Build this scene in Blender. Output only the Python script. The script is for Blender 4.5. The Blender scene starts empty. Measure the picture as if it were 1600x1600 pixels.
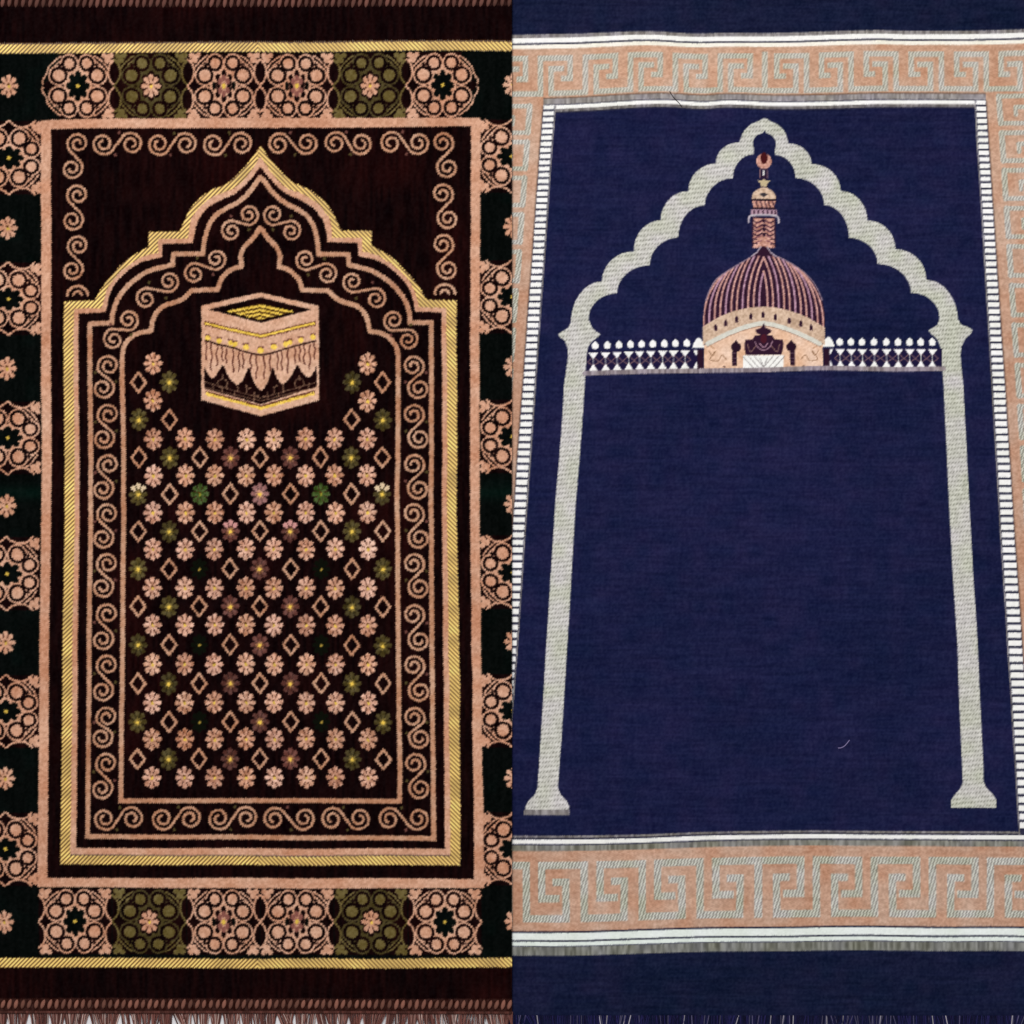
import bpy, math, random
import numpy as np

S = bpy.context.scene
COL = S.collection
rng = np.random.default_rng(7)
random.seed(7)

# ------------------------------------------------------------------ camera
# one photograph pixel is one millimetre on the floor, photograph centre = origin
def wx(px): return (px - 800.0) / 1000.0
def wy(py): return (800.0 - py) / 1000.0

cam_d = bpy.data.cameras.new('camera')
cam = bpy.data.objects.new('camera', cam_d)
COL.objects.link(cam)
CAM_H = 4.0
cam.location = (0, 0, CAM_H)
cam_d.sensor_width = 36.0
cam_d.lens = 36.0 * (CAM_H - 0.003) / 1.6
cam_d.clip_start = 0.05
cam_d.clip_end = 60.0
S.camera = cam

# ------------------------------------------------------------------ light
world = bpy.data.worlds.new('World')
S.world = world
world.use_nodes = True
bg = world.node_tree.nodes['Background']
bg.inputs[0].default_value = (1.0, 1.0, 1.0, 1)
bg.inputs[1].default_value = 0.30

def area(name, loc, size, power, color=(1, 1, 1)):
    d = bpy.data.lights.new(name, 'AREA')
    d.shape = 'SQUARE'
    d.size = size
    d.energy = power
    d.color = color
    o = bpy.data.objects.new(name, d)
    COL.objects.link(o)
    o.location = loc
    from mathutils import Vector
    o.rotation_euler = (Vector((0, 0.0, 0)) - Vector(loc)).to_track_quat('-Z', 'Y').to_euler()
    return o

area('softbox_key', (-1.5, 2.2, 4.6), 1.1, 158, (1.0, 0.985, 0.96))
area('softbox_side', (2.6, 0.2, 4.4), 1.3, 66, (0.97, 0.985, 1.0))

S.view_settings.view_transform = 'Standard'
S.view_settings.look = 'None'
S.view_settings.exposure = 0.0
S.view_settings.gamma = 1.0
S.view_settings.use_curve_mapping = False

# ------------------------------------------------------------------ helpers
def lin(c):
    c = np.asarray(c, dtype=np.float32) / np.float32(255.0)
    return np.where(c <= 0.04045, c / 12.92, ((c + 0.055) / 1.055) ** 2.4)

def tag(o, label=None, cat=None, group=None, kind=None):
    if label: o['label'] = label
    if cat: o['category'] = cat
    if group: o['group'] = group
    if kind: o['kind'] = kind
    return o

def empty(name, loc=(0, 0, 0)):
    o = bpy.data.objects.new(name, None)
    o.empty_display_size = 0.05
    o.location = loc
    COL.objects.link(o)
    return o

def fabric(name, noise_scale=(900, 900, 900), amount=0.25, rough=1.0, spec=0.05,
           metallic=0.0, bump=0.0, sheen=0.0, sheen_tint=(1, 1, 1)):
    """yarn colour comes from the yarn attribute, broken up by stretched noise"""
    m = bpy.data.materials.new(name)
    m.use_nodes = True
    nt = m.node_tree
    b = nt.nodes['Principled BSDF']
    b.inputs['Roughness'].default_value = rough
    b.inputs['Specular IOR Level'].default_value = spec
    b.inputs['Metallic'].default_value = metallic
    b.inputs['Sheen Weight'].default_value = sheen
    b.inputs['Sheen Roughness'].default_value = 0.6
    b.inputs['Sheen Tint'].default_value = (*sheen_tint, 1)
    at = nt.nodes.new('ShaderNodeAttribute')
    at.attribute_name = 'yarn'
    tc = nt.nodes.new('ShaderNodeTexCoord')
    mp = nt.nodes.new('ShaderNodeMapping')
    mp.inputs['Scale'].default_value = noise_scale
    nz = nt.nodes.new('ShaderNodeTexNoise')
    nz.inputs['Scale'].default_value = 1.0
    nz.inputs['Detail'].default_value = 2.0
    mr = nt.nodes.new('ShaderNodeMapRange')
    mr.inputs['From Min'].default_value = 0.25
    mr.inputs['From Max'].default_value = 0.75
    mr.inputs['To Min'].default_value = 1.0 - amount
    mr.inputs['To Max'].default_value = 1.0 + amount
    mx = nt.nodes.new('ShaderNodeMix')
    mx.data_type = 'RGBA'
    mx.blend_type = 'MULTIPLY'
    mx.inputs[0].default_value = 1.0
    L = nt.links
    L.new(tc.outputs['Object'], mp.inputs['Vector'])
    L.new(mp.outputs['Vector'], nz.inputs['Vector'])
    L.new(nz.outputs['Fac'], mr.inputs['Value'])
    L.new(at.outputs['Color'], mx.inputs[6])
    L.new(mr.outputs['Result'], mx.inputs[7])
    L.new(mx.outputs[2], b.inputs['Base Color'])
    if bump:
        bp = nt.nodes.new('ShaderNodeBump')
        bp.inputs['Strength'].default_value = bump
        bp.inputs['Distance'].default_value = 0.001
        L.new(nz.outputs['Fac'], bp.inputs['Height'])
        L.new(bp.outputs['Normal'], b.inputs['Normal'])
    return m

def plain(name, color, rough=0.6, noise=8.0, amount=0.06):
    m = bpy.data.materials.new(name)
    m.use_nodes = True
    nt = m.node_tree
    b = nt.nodes['Principled BSDF']
    b.inputs['Roughness'].default_value = rough
    nz = nt.nodes.new('ShaderNodeTexNoise')
    nz.inputs['Scale'].default_value = noise
    nz.inputs['Detail'].default_value = 5
    rp = nt.nodes.new('ShaderNodeValToRGB')
    c = np.array(color)
    rp.color_ramp.elements[0].position = 0.3
    rp.color_ramp.elements[1].position = 0.7
    rp.color_ramp.elements[0].color = (*(c * (1 - amount)), 1)
    rp.color_ramp.elements[1].color = (*(c * (1 + amount)), 1)
    tc = nt.nodes.new('ShaderNodeTexCoord')
    nt.links.new(tc.outputs['Object'], nz.inputs['Vector'])
    nt.links.new(nz.outputs['Fac'], rp.inputs['Fac'])
    nt.links.new(rp.outputs['Color'], b.inputs['Base Color'])
    return m

def mesh_np(name, V, F, mat, parent=None, yarn=None, smooth=True):
    me = bpy.data.meshes.new(name)
    V = np.ascontiguousarray(V, dtype=np.float32)
    F = np.ascontiguousarray(F, dtype=np.int32)
    n, k = F.shape
    me.vertices.add(len(V))
    me.vertices.foreach_set('co', V.ravel())
    me.loops.add(n * k)
    me.loops.foreach_set('vertex_index', F.ravel())
    me.polygons.add(n)
    me.polygons.foreach_set('loop_start', np.arange(0, n * k, k, dtype=np.int32))
    me.polygons.foreach_set('loop_total', np.full(n, k, dtype=np.int32))
    me.polygons.foreach_set('use_smooth', np.full(n, smooth, dtype=bool))
    if yarn is not None:
        a = me.color_attributes.new('yarn', 'FLOAT_COLOR', 'POINT')
        c4 = np.ones((len(V), 4), dtype=np.float32)
        c4[:, :3] = yarn
        a.data.foreach_set('color', c4.ravel())
    me.update()
    me.materials.append(mat)
    o = bpy.data.objects.new(name, me)
    COL.objects.link(o)
    if parent is not None:
        o.parent = parent
    return o

def tubes(name, strands, mat, parent=None, sides=6):
    """strands: list of (points Nx3 metres, radius list or float, srgb colour) -> one mesh"""
    Vs, Fs, Cs, base = [], [], [], 0
    ang = np.arange(sides) * 2 * math.pi / sides
    for pts, rad, colr in strands:
        P = np.asarray(pts, dtype=float)
        n = len(P)
        R = np.full(n, rad) if np.isscalar(rad) else np.asarray(rad)
        T = np.gradient(P, axis=0)
        T /= np.linalg.norm(T, axis=1)[:, None] + 1e-12
        up = np.array([0, 0, 1.0])
        A = np.cross(T, up); A /= np.linalg.norm(A, axis=1)[:, None] + 1e-12
        B = np.cross(A, T)
        ring = P[:, None, :] + R[:, None, None] * (np.cos(ang)[None, :, None] * A[:, None, :] + np.sin(ang)[None, :, None] * B[:, None, :])
        Vs.append(ring.reshape(-1, 3))
        i = np.arange(n - 1)[:, None] * sides
        j = np.arange(sides)[None, :]
        j2 = (j + 1) % sides
        f = np.stack([i + j, i + j2, i + sides + j2, i + sides + j], -1).reshape(-1, 4) + base
        Fs.append(f)
        Cs.append(np.repeat(lin(colr)[None, :], n * sides, 0))
        base += n * sides
    return mesh_np(name, np.concatenate(Vs), np.concatenate(Fs), mat, parent, np.concatenate(Cs))

def vnoise(X, Y, sx, sy, seed):
    """smooth value noise, cell sx by sy"""
    r = np.random.default_rng(seed)
    gx = (X - X.min()) / sx; gy = (Y - Y.min()) / sy
    nx = int(gx.max()) + 3; ny = int(gy.max()) + 3
    g = r.random((ny, nx)).astype(np.float32)
    ix = gx.astype(int); iy = gy.astype(int)
    fx = gx - ix; fy = gy - iy
    fx = fx * fx * (3 - 2 * fx); fy = fy * fy * (3 - 2 * fy)
    a = g[iy, ix] * (1 - fx) + g[iy, ix + 1] * fx
    b = g[iy + 1, ix] * (1 - fx) + g[iy + 1, ix + 1] * fx
    return a * (1 - fy) + b * fy

# ------------------------------------------------------------------ loom: a rug is woven knot by knot
class Loom:
    def __init__(s, x0, y0, nx, ny, cell, knot, jit, warp):
        s.x0, s.y0, s.nx, s.ny, s.cell = x0, y0, nx, ny, cell
        st = cell / 2
        s.st = st
        xs = x0 + (np.arange(2 * nx) + 0.5) * st
        ys = y0 + (np.arange(2 * ny) + 0.5) * st
        GX, GY = np.meshgrid(xs.astype(np.float32), ys.astype(np.float32))
        s.GX, s.GY = GX, GY
        # the edges of a woven figure step from knot to knot
        tri = lambda t: np.abs((t % 1.0) * 2 - 1) * 2 - 1
        X = GX + jit * tri(GY / knot) + warp * (vnoise(GX, GY, 90, 60, 3) - 0.5) * 2 + (vnoise(GX, GY, 3, 3, 5) - 0.5) * jit * 1.6
        Y = GY + jit * tri(GX / knot) + warp * (vnoise(GX, GY, 110, 90, 4) - 0.5) * 2 + (vnoise(GX, GY, 3, 3, 6) - 0.5) * jit * 1.6
        s.X, s.Y = X.astype(np.float32), Y.astype(np.float32)
        h, w = GX.shape
        s.col = np.zeros((h, w, 3), np.float32)
        s.pid = np.zeros((h, w), np.int16)
        s.hgt = np.zeros((h, w), np.float32)
        s.names = []
        s.cur = 0

    def part(s, name, parent=None, mat=None):
        s.names.append((name, parent, mat))
        return len(s.names) - 1

    mg = 6
    def sl(s, xa, ya, xb, yb, m=0):
        m = m + s.mg
        i0 = max(0, int((xa - m - s.x0) / s.st)); i1 = min(s.X.shape[1], int((xb + m - s.x0) / s.st) + 1)
        j0 = max(0, int((ya - m - s.y0) / s.st)); j1 = min(s.X.shape[0], int((yb + m - s.y0) / s.st) + 1)
        return (slice(j0, max(j0, j1)), slice(i0, max(i0, i1)))

    def put(s, sl, M, c, pid=None, h=None):
        c = np.asarray(c, dtype=np.float32)
        s.col[sl][M] = c[sl][M] if c.ndim == 3 else c
        if pid is not None: s.pid[sl][M] = pid
        if h is not None: s.hgt[sl][M] = h[sl][M] if isinstance(h, np.ndarray) else h

    def poly_mask(s, pts):
        P = np.asarray(pts, dtype=float)
        sl = s.sl(P[:, 0].min(), P[:, 1].min(), P[:, 0].max(), P[:, 1].max())
        X, Y = s.X[sl], s.Y[sl]
        M = np.zeros(X.shape, bool)
        n = len(P)
        for k in range(n):
            ax, ay = P[k]; bx, by = P[(k + 1) % n]
            if ay == by: continue
            c = ((ay > Y) != (by > Y)) & (X < (bx - ax) * (Y - ay) / (by - ay) + ax)
            M ^= c
        return sl, M

    def poly(s, pts, c, pid=None, h=None):
        sl, M = s.poly_mask(pts)
        s.put(sl, M, c, pid, h)

    def rect(s, a, b, c_, d, c, pid=None, h=None):
        s.poly([(a, b), (c_, b), (c_, d), (a, d)], c, pid, h)

    def stroke(s, pts, w, c, pid=None, h=None, closed=False):
        P = [tuple(p) for p in pts]
        if closed: P.append(P[0])
        for (ax, ay), (bx, by) in zip(P[:-1], P[1:]):
            sl = s.sl(min(ax, bx), min(ay, by), max(ax, bx), max(ay, by), w / 2 + 3)
            X, Y = s.X[sl], s.Y[sl]
            if X.size == 0: continue
            dx, dy = bx - ax, by - ay
            t = np.clip(((X - ax) * dx + (Y - ay) * dy) / (dx * dx + dy * dy + 1e-9), 0, 1)
            M = (X - ax - t * dx) ** 2 + (Y - ay - t * dy) ** 2 <= (w / 2) ** 2
            s.put(sl, M, c, pid, h)

    def square_stroke(s, pts, w, c, pid=None, h=None):
        """stroke of axis aligned runs with square corners"""
        for (ax, ay), (bx, by) in zip(pts[:-1], pts[1:]):
            s.poly(_bar(ax, ay, bx, by, w), c, pid, h)

    def ell(s, cx, cy, rx, ry, c, pid=None, h=None, rot=0.0):
        r = max(rx, ry)
        sl = s.sl(cx - r, cy - r, cx + r, cy + r)
        X, Y = s.X[sl] - cx, s.Y[sl] - cy
        if X.size == 0: return
        cr, sr = math.cos(rot), math.sin(rot)
        u = X * cr + Y * sr; v = -X * sr + Y * cr
        s.put(sl, (u / rx) ** 2 + (v / ry) ** 2 <= 1, c, pid, h)

    def weave(s, base_z, thickness, mats, root, grain, ids=None):
        """turn the woven field into one mesh per part"""
        nx, ny = s.nx, s.ny
        C = np.pad(s.col, ((1, 1), (1, 1), (0, 0)), 'edge')
        Vc = (C[0::2, 0::2] + C[1::2, 0::2] + C[0::2, 1::2] + C[1::2, 1::2]) / 4
        H = np.pad(s.hgt, 1, 'edge')
        Vh = (H[0::2, 0::2] + H[1::2, 0::2] + H[0::2, 1::2] + H[1::2, 1::2]) / 4
        px = s.x0 + np.arange(nx + 1) * s.cell
        py = s.y0 + np.arange(ny + 1) * s.cell
        PX, PY = np.meshgrid(px, py)
        z = base_z(PX, PY) + thickness + Vh * 0.001 + grain * 0.001 * (np.random.default_rng(11).random(PX.shape) - 0.5)
        V = np.stack([wx(PX), wy(PY), z], -1).reshape(-1, 3)
        Cl = lin(np.clip(Vc, 0, 255)).reshape(-1, 3)
        pid = s.pid[0::2, 0::2]
        idx = np.arange((nx + 1) * (ny + 1)).reshape(ny + 1, nx + 1)
        a, b, c, d = idx[:-1, :-1], idx[:-1, 1:], idx[1:, 1:], idx[1:, :-1]
        quads = np.stack([d, c, b, a], -1)
        objs = {}
        for k, (name, parent, mat) in enumerate(s.names):
            M = pid == k
            if not M.any(): continue
            F = quads[M]
            u, inv = np.unique(F, return_inverse=True)
            par = root if parent is None else objs[parent]
            objs[k] = mesh_np(name, V[u], inv.reshape(F.shape), mats[mat], par, Cl[u])
        return objs

def _bar(ax, ay, bx, by, w):
    h = w / 2
    dx, dy = bx - ax, by - ay
    l = math.hypot(dx, dy) or 1
    ux, uy = dx / l * h, dy / l * h
    return [(ax - ux - uy, ay - uy + ux), (bx + ux - uy, by + uy + ux),
            (bx + ux + uy, by + uy - ux), (ax - ux + uy, ay - uy - ux)]

def smooth(pts, n=6):
    """Catmull-Rom through the points"""
    P = np.asarray(pts, float)
    Q = np.vstack([2 * P[0] - P[1], P, 2 * P[-1] - P[-2]])
    out = []
    for i in range(1, len(Q) - 2):
        p0, p1, p2, p3 = Q[i - 1], Q[i], Q[i + 1], Q[i + 2]
        for t in np.arange(n) / n:
            out.append(0.5 * ((2 * p1) + (-p0 + p2) * t + (2 * p0 - 5 * p1 + 4 * p2 - p3) * t * t + (-p0 + 3 * p1 - 3 * p2 + p3) * t ** 3))
    out.append(P[-1])
    return [tuple(p) for p in out]

# ------------------------------------------------------------------ materials
M_velvet = fabric('velvet_pile', (1100, 500, 900), 0.16, 1.0, 0.02)
M_braid = fabric('gold_lurex', (900, 900, 900), 0.18, 0.55, 0.35)
M_flat = fabric('flatweave_wool', (700, 1500, 900), 0.08, 1.0, 0.03)
M_yarn = fabric('twisted_yarn', (1500, 600, 900), 0.25, 0.95, 0.05)
M_back_brown = plain('brown_jute_backing', (0.05, 0.03, 0.025), 0.95, 300, 0.3)
M_back_navy = plain('navy_cotton_backing', (0.02, 0.022, 0.06), 0.95, 300, 0.3)
M_floor = plain('white_floor_paint', (0.80, 0.79, 0.82), 0.6, 3.0, 0.02)

# ------------------------------------------------------------------ floor
fl = mesh_np('floor', [(-2.5, -2.5, 0), (2.5, -2.5, 0), (2.5, 2.5, 0), (-2.5, 2.5, 0)], [(0, 1, 2, 3)], M_floor, smooth=False)
tag(fl, 'plain white floor showing between the brown fringe threads', 'floor', kind='structure')

# =================================================================== BROWN RUG
PINK = np.array((205, 153, 125)); PINKD = np.array((190, 141, 112)); DARK = np.array((17, 5, 6)); GREEN = np.array((6, 9, 8))
OLIVE = np.array((103, 89, 50)); MAUVE = np.array((142, 88, 78)); LEAF = np.array((84, 108, 52))
YEL = np.array((240, 200, 84)); CREAM = np.array((222, 196, 160)); ROSE = np.array((205, 145, 140)); DKGREEN = np.array((12, 15, 8))

bx0, bx1, by0, by1 = -72.0, 800.0, -8.0, 1582.4
cell = 1.6
lb = Loom(bx0, by0, int((bx1 - bx0) / cell), int((by1 - by0) / cell), cell, 3.4, 0.85, 0.9)
X, Y = lb.X, lb.Y
AX = 406.5

# colours of the yarns, knot by knot
v1 = vnoise(lb.GX, lb.GY, 4, 26, 21); v2 = vnoise(lb.GX, lb.GY, 70, 90, 22); v3 = vnoise(lb.GX, lb.GY, 3, 3, 23); v4 = vnoise(lb.GX, lb.GY, 24, 20, 24)
stk = (v1 - 0.5)[..., None]
ground = DARK + stk * np.array((16, 6, 5)) + (np.clip(v2 - 0.55, 0, 1) * 26)[..., None] * np.array((1, .18, .10)) + ((v3 - 0.5) * 7)[..., None]
greeng = GREEN + ((v3 - 0.5) * 7)[..., None] + (np.clip(v4 - 0.6, 0, 1) * 16)[..., None] * np.array((0.0, .55, .45)) + stk * 5
band_y = np.exp(-((lb.GY - 770) / 12) ** 2)
greeng = greeng + band_y[..., None] * np.array((0, 10, 7))
pinkv = (v2 - 0.5)[..., None] * np.array((16, 20, 20)) + (v4 - 0.5)[..., None] * np.array((10, 20, 24)) + ((v3 - 0.5) * 36)[..., None]
pink = PINK + pinkv
pinkd = PINKD + pinkv
olive = OLIVE + ((v3 - 0.5) * 26)[..., None] + (v4 - 0.5)[..., None] * 14
sgn = np.where(X < AX - 3, 1.0, -1.0)
ph = (lb.GX + sgn * lb.GY * 1.0 + 1.5 * vnoise(lb.GX, lb.GY, 40, 40, 8)) / 6.75
tw = 0.5 + 0.5 * np.sin(2 * np.pi * ph)
tw = np.clip((tw - 0.10) / 0.50, 0, 1)
gv = (0.86 + 0.28 * vnoise(lb.GX, lb.GY, 30, 16, 9))[..., None]
gold = (np.array((86, 52, 18)) * (1 - tw[..., None]) + np.array((252, 212, 120)) * tw[..., None] * gv)
gold_h = (tw * 0.55).astype(np.float32)
goldy = YEL + ((v3 - 0.5) * 40)[..., None]

p_hem = lb.part('hem', None, 'v'); p_hem2 = lb.part('hem', None, 'v')
p_border = lb.part('floral_border', None, 'v')
p_frame = lb.part('frame_band', None, 'v')
p_spandrel = lb.part('spandrel_field', None, 'v')
p_tbraid = lb.part('gold_braid', None, 'b')
p_bbraid = lb.part('gold_braid', None, 'b')
p_abraid = lb.part('arch_braid', None, 'b')
p_aedge = lb.part('arch_edging', None, 'v')
p_scroll = lb.part('scroll_border', None, 'v')
p_l2 = lb.part('arch_outline', None, 'v')
p_l3 = lb.part('arch_outline', None, 'v')
p_field = lb.part('flower_field', None, 'v')
p_cube = lb.part('cube_shrine_motif', p_field, 'v')
p_corner = lb.part('corner_scrolls', p_spandrel, 'v')

lb.col[:] = ground; lb.pid[:] = p_hem; lb.pid[lb.GY > 800] = p_hem2; lb.hgt[:] = 0
# --- border ground
lb.rect(bx0 - 5, 76, bx1 + 5, 1505, greeng, p_border)

def flower(cx, cy, rx, ry, c, centre=YEL, notch=True, wob=0.0, h=0.25, cdark=True, top=None):
    for k in range(8):
        a = k * math.pi / 4
        ca, sa = math.cos(a), math.sin(a)
        cc = c
        if top is not None and sa < -0.2: cc = top
        x = cx + 0.58 * rx * ca; y = cy + 0.58 * ry * sa
        ra = math.atan2(ry * sa, rx * ca)
        l = math.hypot(rx * ca, ry * sa)
        lb.ell(x, y, 0.42 * l, 2.9, cc, None, h, ra)
        lb.ell(cx + 0.79 * rx * ca, cy + 0.79 * ry * sa, 3.9, 3.9, cc, None, h, ra)
    lb.ell(cx, cy, rx * 0.46, ry * 0.46, c, None, h)
    if notch:
        nd = np.array((58, 26, 20))
        for k in range(8):
            a = (k + 0.5) * math.pi / 4
            ca, sa = math.cos(a), math.sin(a)
            lb.stroke([(cx + 0.46 * rx * ca, cy + 0.46 * ry * sa), (cx + 0.74 * rx * ca, cy + 0.74 * ry * sa)], 1.5, nd)
    if cdark:
        lb.ell(cx - 0.6, cy - 2.6, 2.3, 1.6, np.array((86, 52, 24)))
    if centre is not None:
        lb.ell(cx + 0.4, cy + 0.9, 2.2, 2.4, centre)

# --- medallion blocks of the border (rotated a quarter turn along the sides)
def medallion(cx, cy, swap, c, centre, left=True, right=True, clip=None):
    pid = lb.part('medallion', p_border, 'v')
    hx, hy = (57, 51.5) if not swap else (51.5, 57)
    xa, xb = cx - hx, cx + hx
    if clip: xa, xb = max(xa, clip[0]), min(xb, clip[1])
    lb.rect(xa, cy - hy, xb, cy + hy, ground, pid, 0.0)
    if not swap and not left: lb.rect(xa, cy - hy, cx - 30, cy + hy, greeng, pid, 0.0)
    if not swap and not right: lb.rect(cx + 30, cy - hy, xb, cy + hy, greeng, pid, 0.0)
    def T(x, y): return (cx + x, cy + y) if not swap else (cx + y, cy + x)
    def E(x, y, rx, ry, col, h=0.25):
        a, b = T(x, y)
        if swap: rx, ry = ry, rx
        lb.ell(a, b, rx, ry, col, None, h)
    def K(pts, w, col, h=0.25): lb.stroke([T(*p) for p in pts], w, col, None, h)
    side = [(sx * 30, sy * 16.3) for sx in (-1, 1) for sy in (-1, 1)]
    tops = [(sx * 13.8, sy * 35) for sx in (-1, 1) for sy in (-1, 1)]
    # outer arcs and lattice
    for sx in (-1, 1):
        for sy in (-1, 1):
            arc = [(sx * 54.5 * math.cos(t), sy * 53 * math.sin(t)) for t in np.linspace(0.50, 1.07, 12)]
            K(arc, 2.6, c)
            K([(sx * 48.5 * math.cos(t), sy * 47.5 * math.sin(t)) for t in np.linspace(0.50, 1.07, 12)], 2.2, c)
            if (sx < 0 and left) or (sx > 0 and right):
                K(smooth([(sx * 57, sy * 1), (sx * 50.5, sy * 9), (sx * 47.5, sy * 21), (sx * 50, sy * 33), (sx * 57, sy * 41)], 4), 3.0, c)
            else:
                K(smooth([(sx * 54, sy * 0), (sx * 55.5, sy * 8), (sx * 50, sy * 17), (sx * 47, sy * 26)], 4), 2.4, c)
            # corner fleurons
            for (fx, fy, fr) in ((46.5, 40.5, 5.2), (41.0, 47.5, 4.2), (51.5, 47.0, 4.6), (53, 38, 3.0), (47, 45, 4.5)):
                if (sx < 0 and left) or (sx > 0 and right):
                    E(sx * fx, sy * fy, fr, fr, c)
    cr = c if c is pink else c * 0.72
    for (x, y) in side: E(x, y, 16.5, 16.3, cr)
    for (x, y) in tops: E(x, y, 14.6, 15.4, cr)
    E(0, 0, 22, 30, cr)
    E(0, 46.5, 3.6, 4.5, ground, 0); E(0, -46.5, 3.6, 4.5, ground, 0)
    # crescents of dark pile between the roundels
    for sx in (-1, 1):
        for sy in (-1, 1):
            K([(sx * 42 * math.cos(t), sy * 43 * math.sin(t)) for t in np.linspace(0.66, 1.0, 8)], 3.0, ground, 0)
    for (x, y) in side:
        E(x, y, 13.8, 13.6, ground, 0); E(x, y, 9.4, 9.2, c)
    for (x, y) in tops:
        E(x, y, 12.0, 12.5, ground, 0); E(x, y, 7.9, 8.1, c)
    for sx in (-1, 1):
        E(sx * 47, 0, 5.5, 8, ground, 0); K([(sx * 38.5, 0), (sx * 53, 0)], 5, ground, 0)
    return T, E, K

def heart(kind, cx, cy, swap, T, E, K, c):
    if kind == 'green':
        for k in range(8):
            a = k * math.pi / 4
            E(14 * math.cos(a), 18.5 * math.sin(a), 4.4, 5.2, greeng, 0)
        E(0, 0, 13.5, 17, greeng, 0)
        E(0, 0, 2.9, 3.1, YEL * 0.85)
    elif kind == 'pink':
        for k in range(8):
            a = k * math.pi / 4
            E(13 * math.cos(a), 18 * math.sin(a), 4.8, 5.4, ground, 0)
        E(0, 0, 14, 18, ground, 0)
        flower(cx, cy, 14, 18, pink)
    else:
        for k in range(8):
            a = k * math.pi / 4
            E(13 * math.cos(a), 18.5 * math.sin(a), 4.0, 5.2, ground, 0)
        E(0, 0, 12, 16, c)
        for sx in (-1, 1):
            E(sx * 8.5, 0, 3.0, 13, ground, 0)
            E(sx * 16, 0, 2.5, 7, greeng, 0)
        E(0, 19, 3.6, 6.5, ground, 0); E(0, -19, 3.6, 6.5, ground, 0)
        for (x, y) in ((0, -12), (0, 12), (-6, -7), (6, -7), (-6, 7), (6, 7), (0, 0)):
            E(x, y, 3.4, 5.0, MAUVE * 0.95)
        E(0, 0, 3.2, 4, YEL * 0.92)

tx = [122, 236, 350, 464, 578, 692]
kinds = ['green', 'pink', 'mauve', 'mauve', 'pink', 'green']
for row_y, off in ((134.5, 0), (1440, -2)):
    for i, x in enumerate(tx):
        x = x + (off * (1 - i / 5.0) * 2) + (3.5 * i / 5.0 if off else 0)
        c = olive if kinds[i] == 'pink' else pink
        if i in (0, 5) and False: pass
        T, E, K = medallion(x, row_y, False, c, kinds[i], left=(i != 0 or row_y > 800), right=(i != 5 or row_y > 800))
        heart(kinds[i], x, row_y, False, T, E, K, c)
for i, y in enumerate([247, 467, 684, 896, 1112, 1327.5]):
    xl = 14 - i * 1.1; xr = 800 + i * 0.6
    T, E, K = medallion(xl, y, True, pink, 'green', clip=(bx0 - 5, 66))
    heart('green', xl, y, True, T, E, K, pink)
    T, E, K = medallion(xr, y - 2, True, pink, 'green', clip=(749 + i, bx1 + 5))
    heart('green', xr, y - 2, True, T, E, K, pink)
for y in (135, 357, 576, 790, 1004, 1217, 1441):
    xl = 14 - (y - 135) * 0.0055
    for sx, xx in ((0, xl), (1, 801 + (y - 135) * 0.002)):
        flower(xx, y - sx * 2, 14.5, 18, pink, YEL * 0.85)

# --- frame band
FO = [(64, 189), (120, 186.5), (250, 184.5), (420, 184), (600, 184.5), (751, 185.5), (750, 400), (749.5, 760), (752, 1000), (754, 1200), (757, 1387), (560, 1388), (400, 1388), (230, 1387), (59, 1386.5), (60, 1200), (62, 1000), (65, 760), (64.5, 500)]
FI = [(80, 203), (130, 201), (250, 200), (420, 200), (600, 199.5), (736, 198.5), (735.5, 400), (734.5, 760), (737, 1000), (739.5, 1200), (741, 1373), (560, 1372), (400, 1371.5), (230, 1372), (74.5, 1372), (75.5, 1200), (77, 1000), (80.5, 760), (80, 500)]
lb.poly(FO, pink, p_frame, 0.25)
lb.poly(FI, ground, p_spandrel, 0.0)

# --- gold arch: outer edge, seam to the pink edging, inner edge
MX, MDY = 813.2, -2.0
def arch_edge(first, second, third, bl, br):
    """shoulder step, haunch curve, step, upper curve to the point; mirrored to the right"""
    left = list(first) + smooth(second, 5) + list(third[:-1]) + smooth(third[-1], 5)
    right = [(MX - x, y + (MDY if y > 340 else -0.5)) for x, y in left[:-1]][::-1]
    return bl + left + right + br
O_ = arch_edge([(100, 471.4)], [(147, 470.4), (161.8, 446), (186, 418), (205.4, 401), (226.6, 388.5), (232, 385.5)], [(232, 362), [(279.7, 362), (287, 346), (294.6, 330), (309.5, 312), (330.7, 296.5), (356, 285), (377.5, 265), (394.5, 245), (406.6, 226.5)]],
               [(95, 1351), (96, 1200), (98, 1000), (101, 800), (100, 600)], [(714.5, 600), (714, 800), (718, 1000), (719, 1200), (719.5, 1352)])
A_ = arch_edge([(115.6, 483)], [(158.6, 482), (168, 451), (186, 427.5), (205, 412), (226.6, 399.5), (247, 395)], [(247, 373.4), [(293.5, 372.6), (297, 346), (305, 332), (320, 316), (341, 303.5), (367, 293), (388, 271.6), (406.6, 245)]],
               [(110.5, 1336), (111.5, 1200), (113.5, 1000), (116.5, 800), (115.6, 600)], [(699, 600), (699, 800), (701.5, 1000), (703, 1200), (704, 1336.5)])
B_ = arch_edge([(123.3, 490.5)], [(165, 488.5), (171, 461), (182, 441.6), (199, 424.6), (220, 410.5), (253.5, 401.5)], [(254, 381), [(301, 380), (304.5, 359), (311, 341.7), (324, 325), (345.6, 312), (369, 301), (390, 281), (406.6, 261)]],
               [(120, 1325), (120.5, 1200), (121.5, 1000), (124.5, 800), (123.3, 600)], [(691, 600), (691, 800), (693, 1000), (694.5, 1200), (695.5, 1326)])
lb.poly(O_, gold, p_abraid, gold_h)
lb.poly(A_, pink, p_aedge, 0.25)
lb.poly(B_, ground, p_scroll, 0.0)
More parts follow.
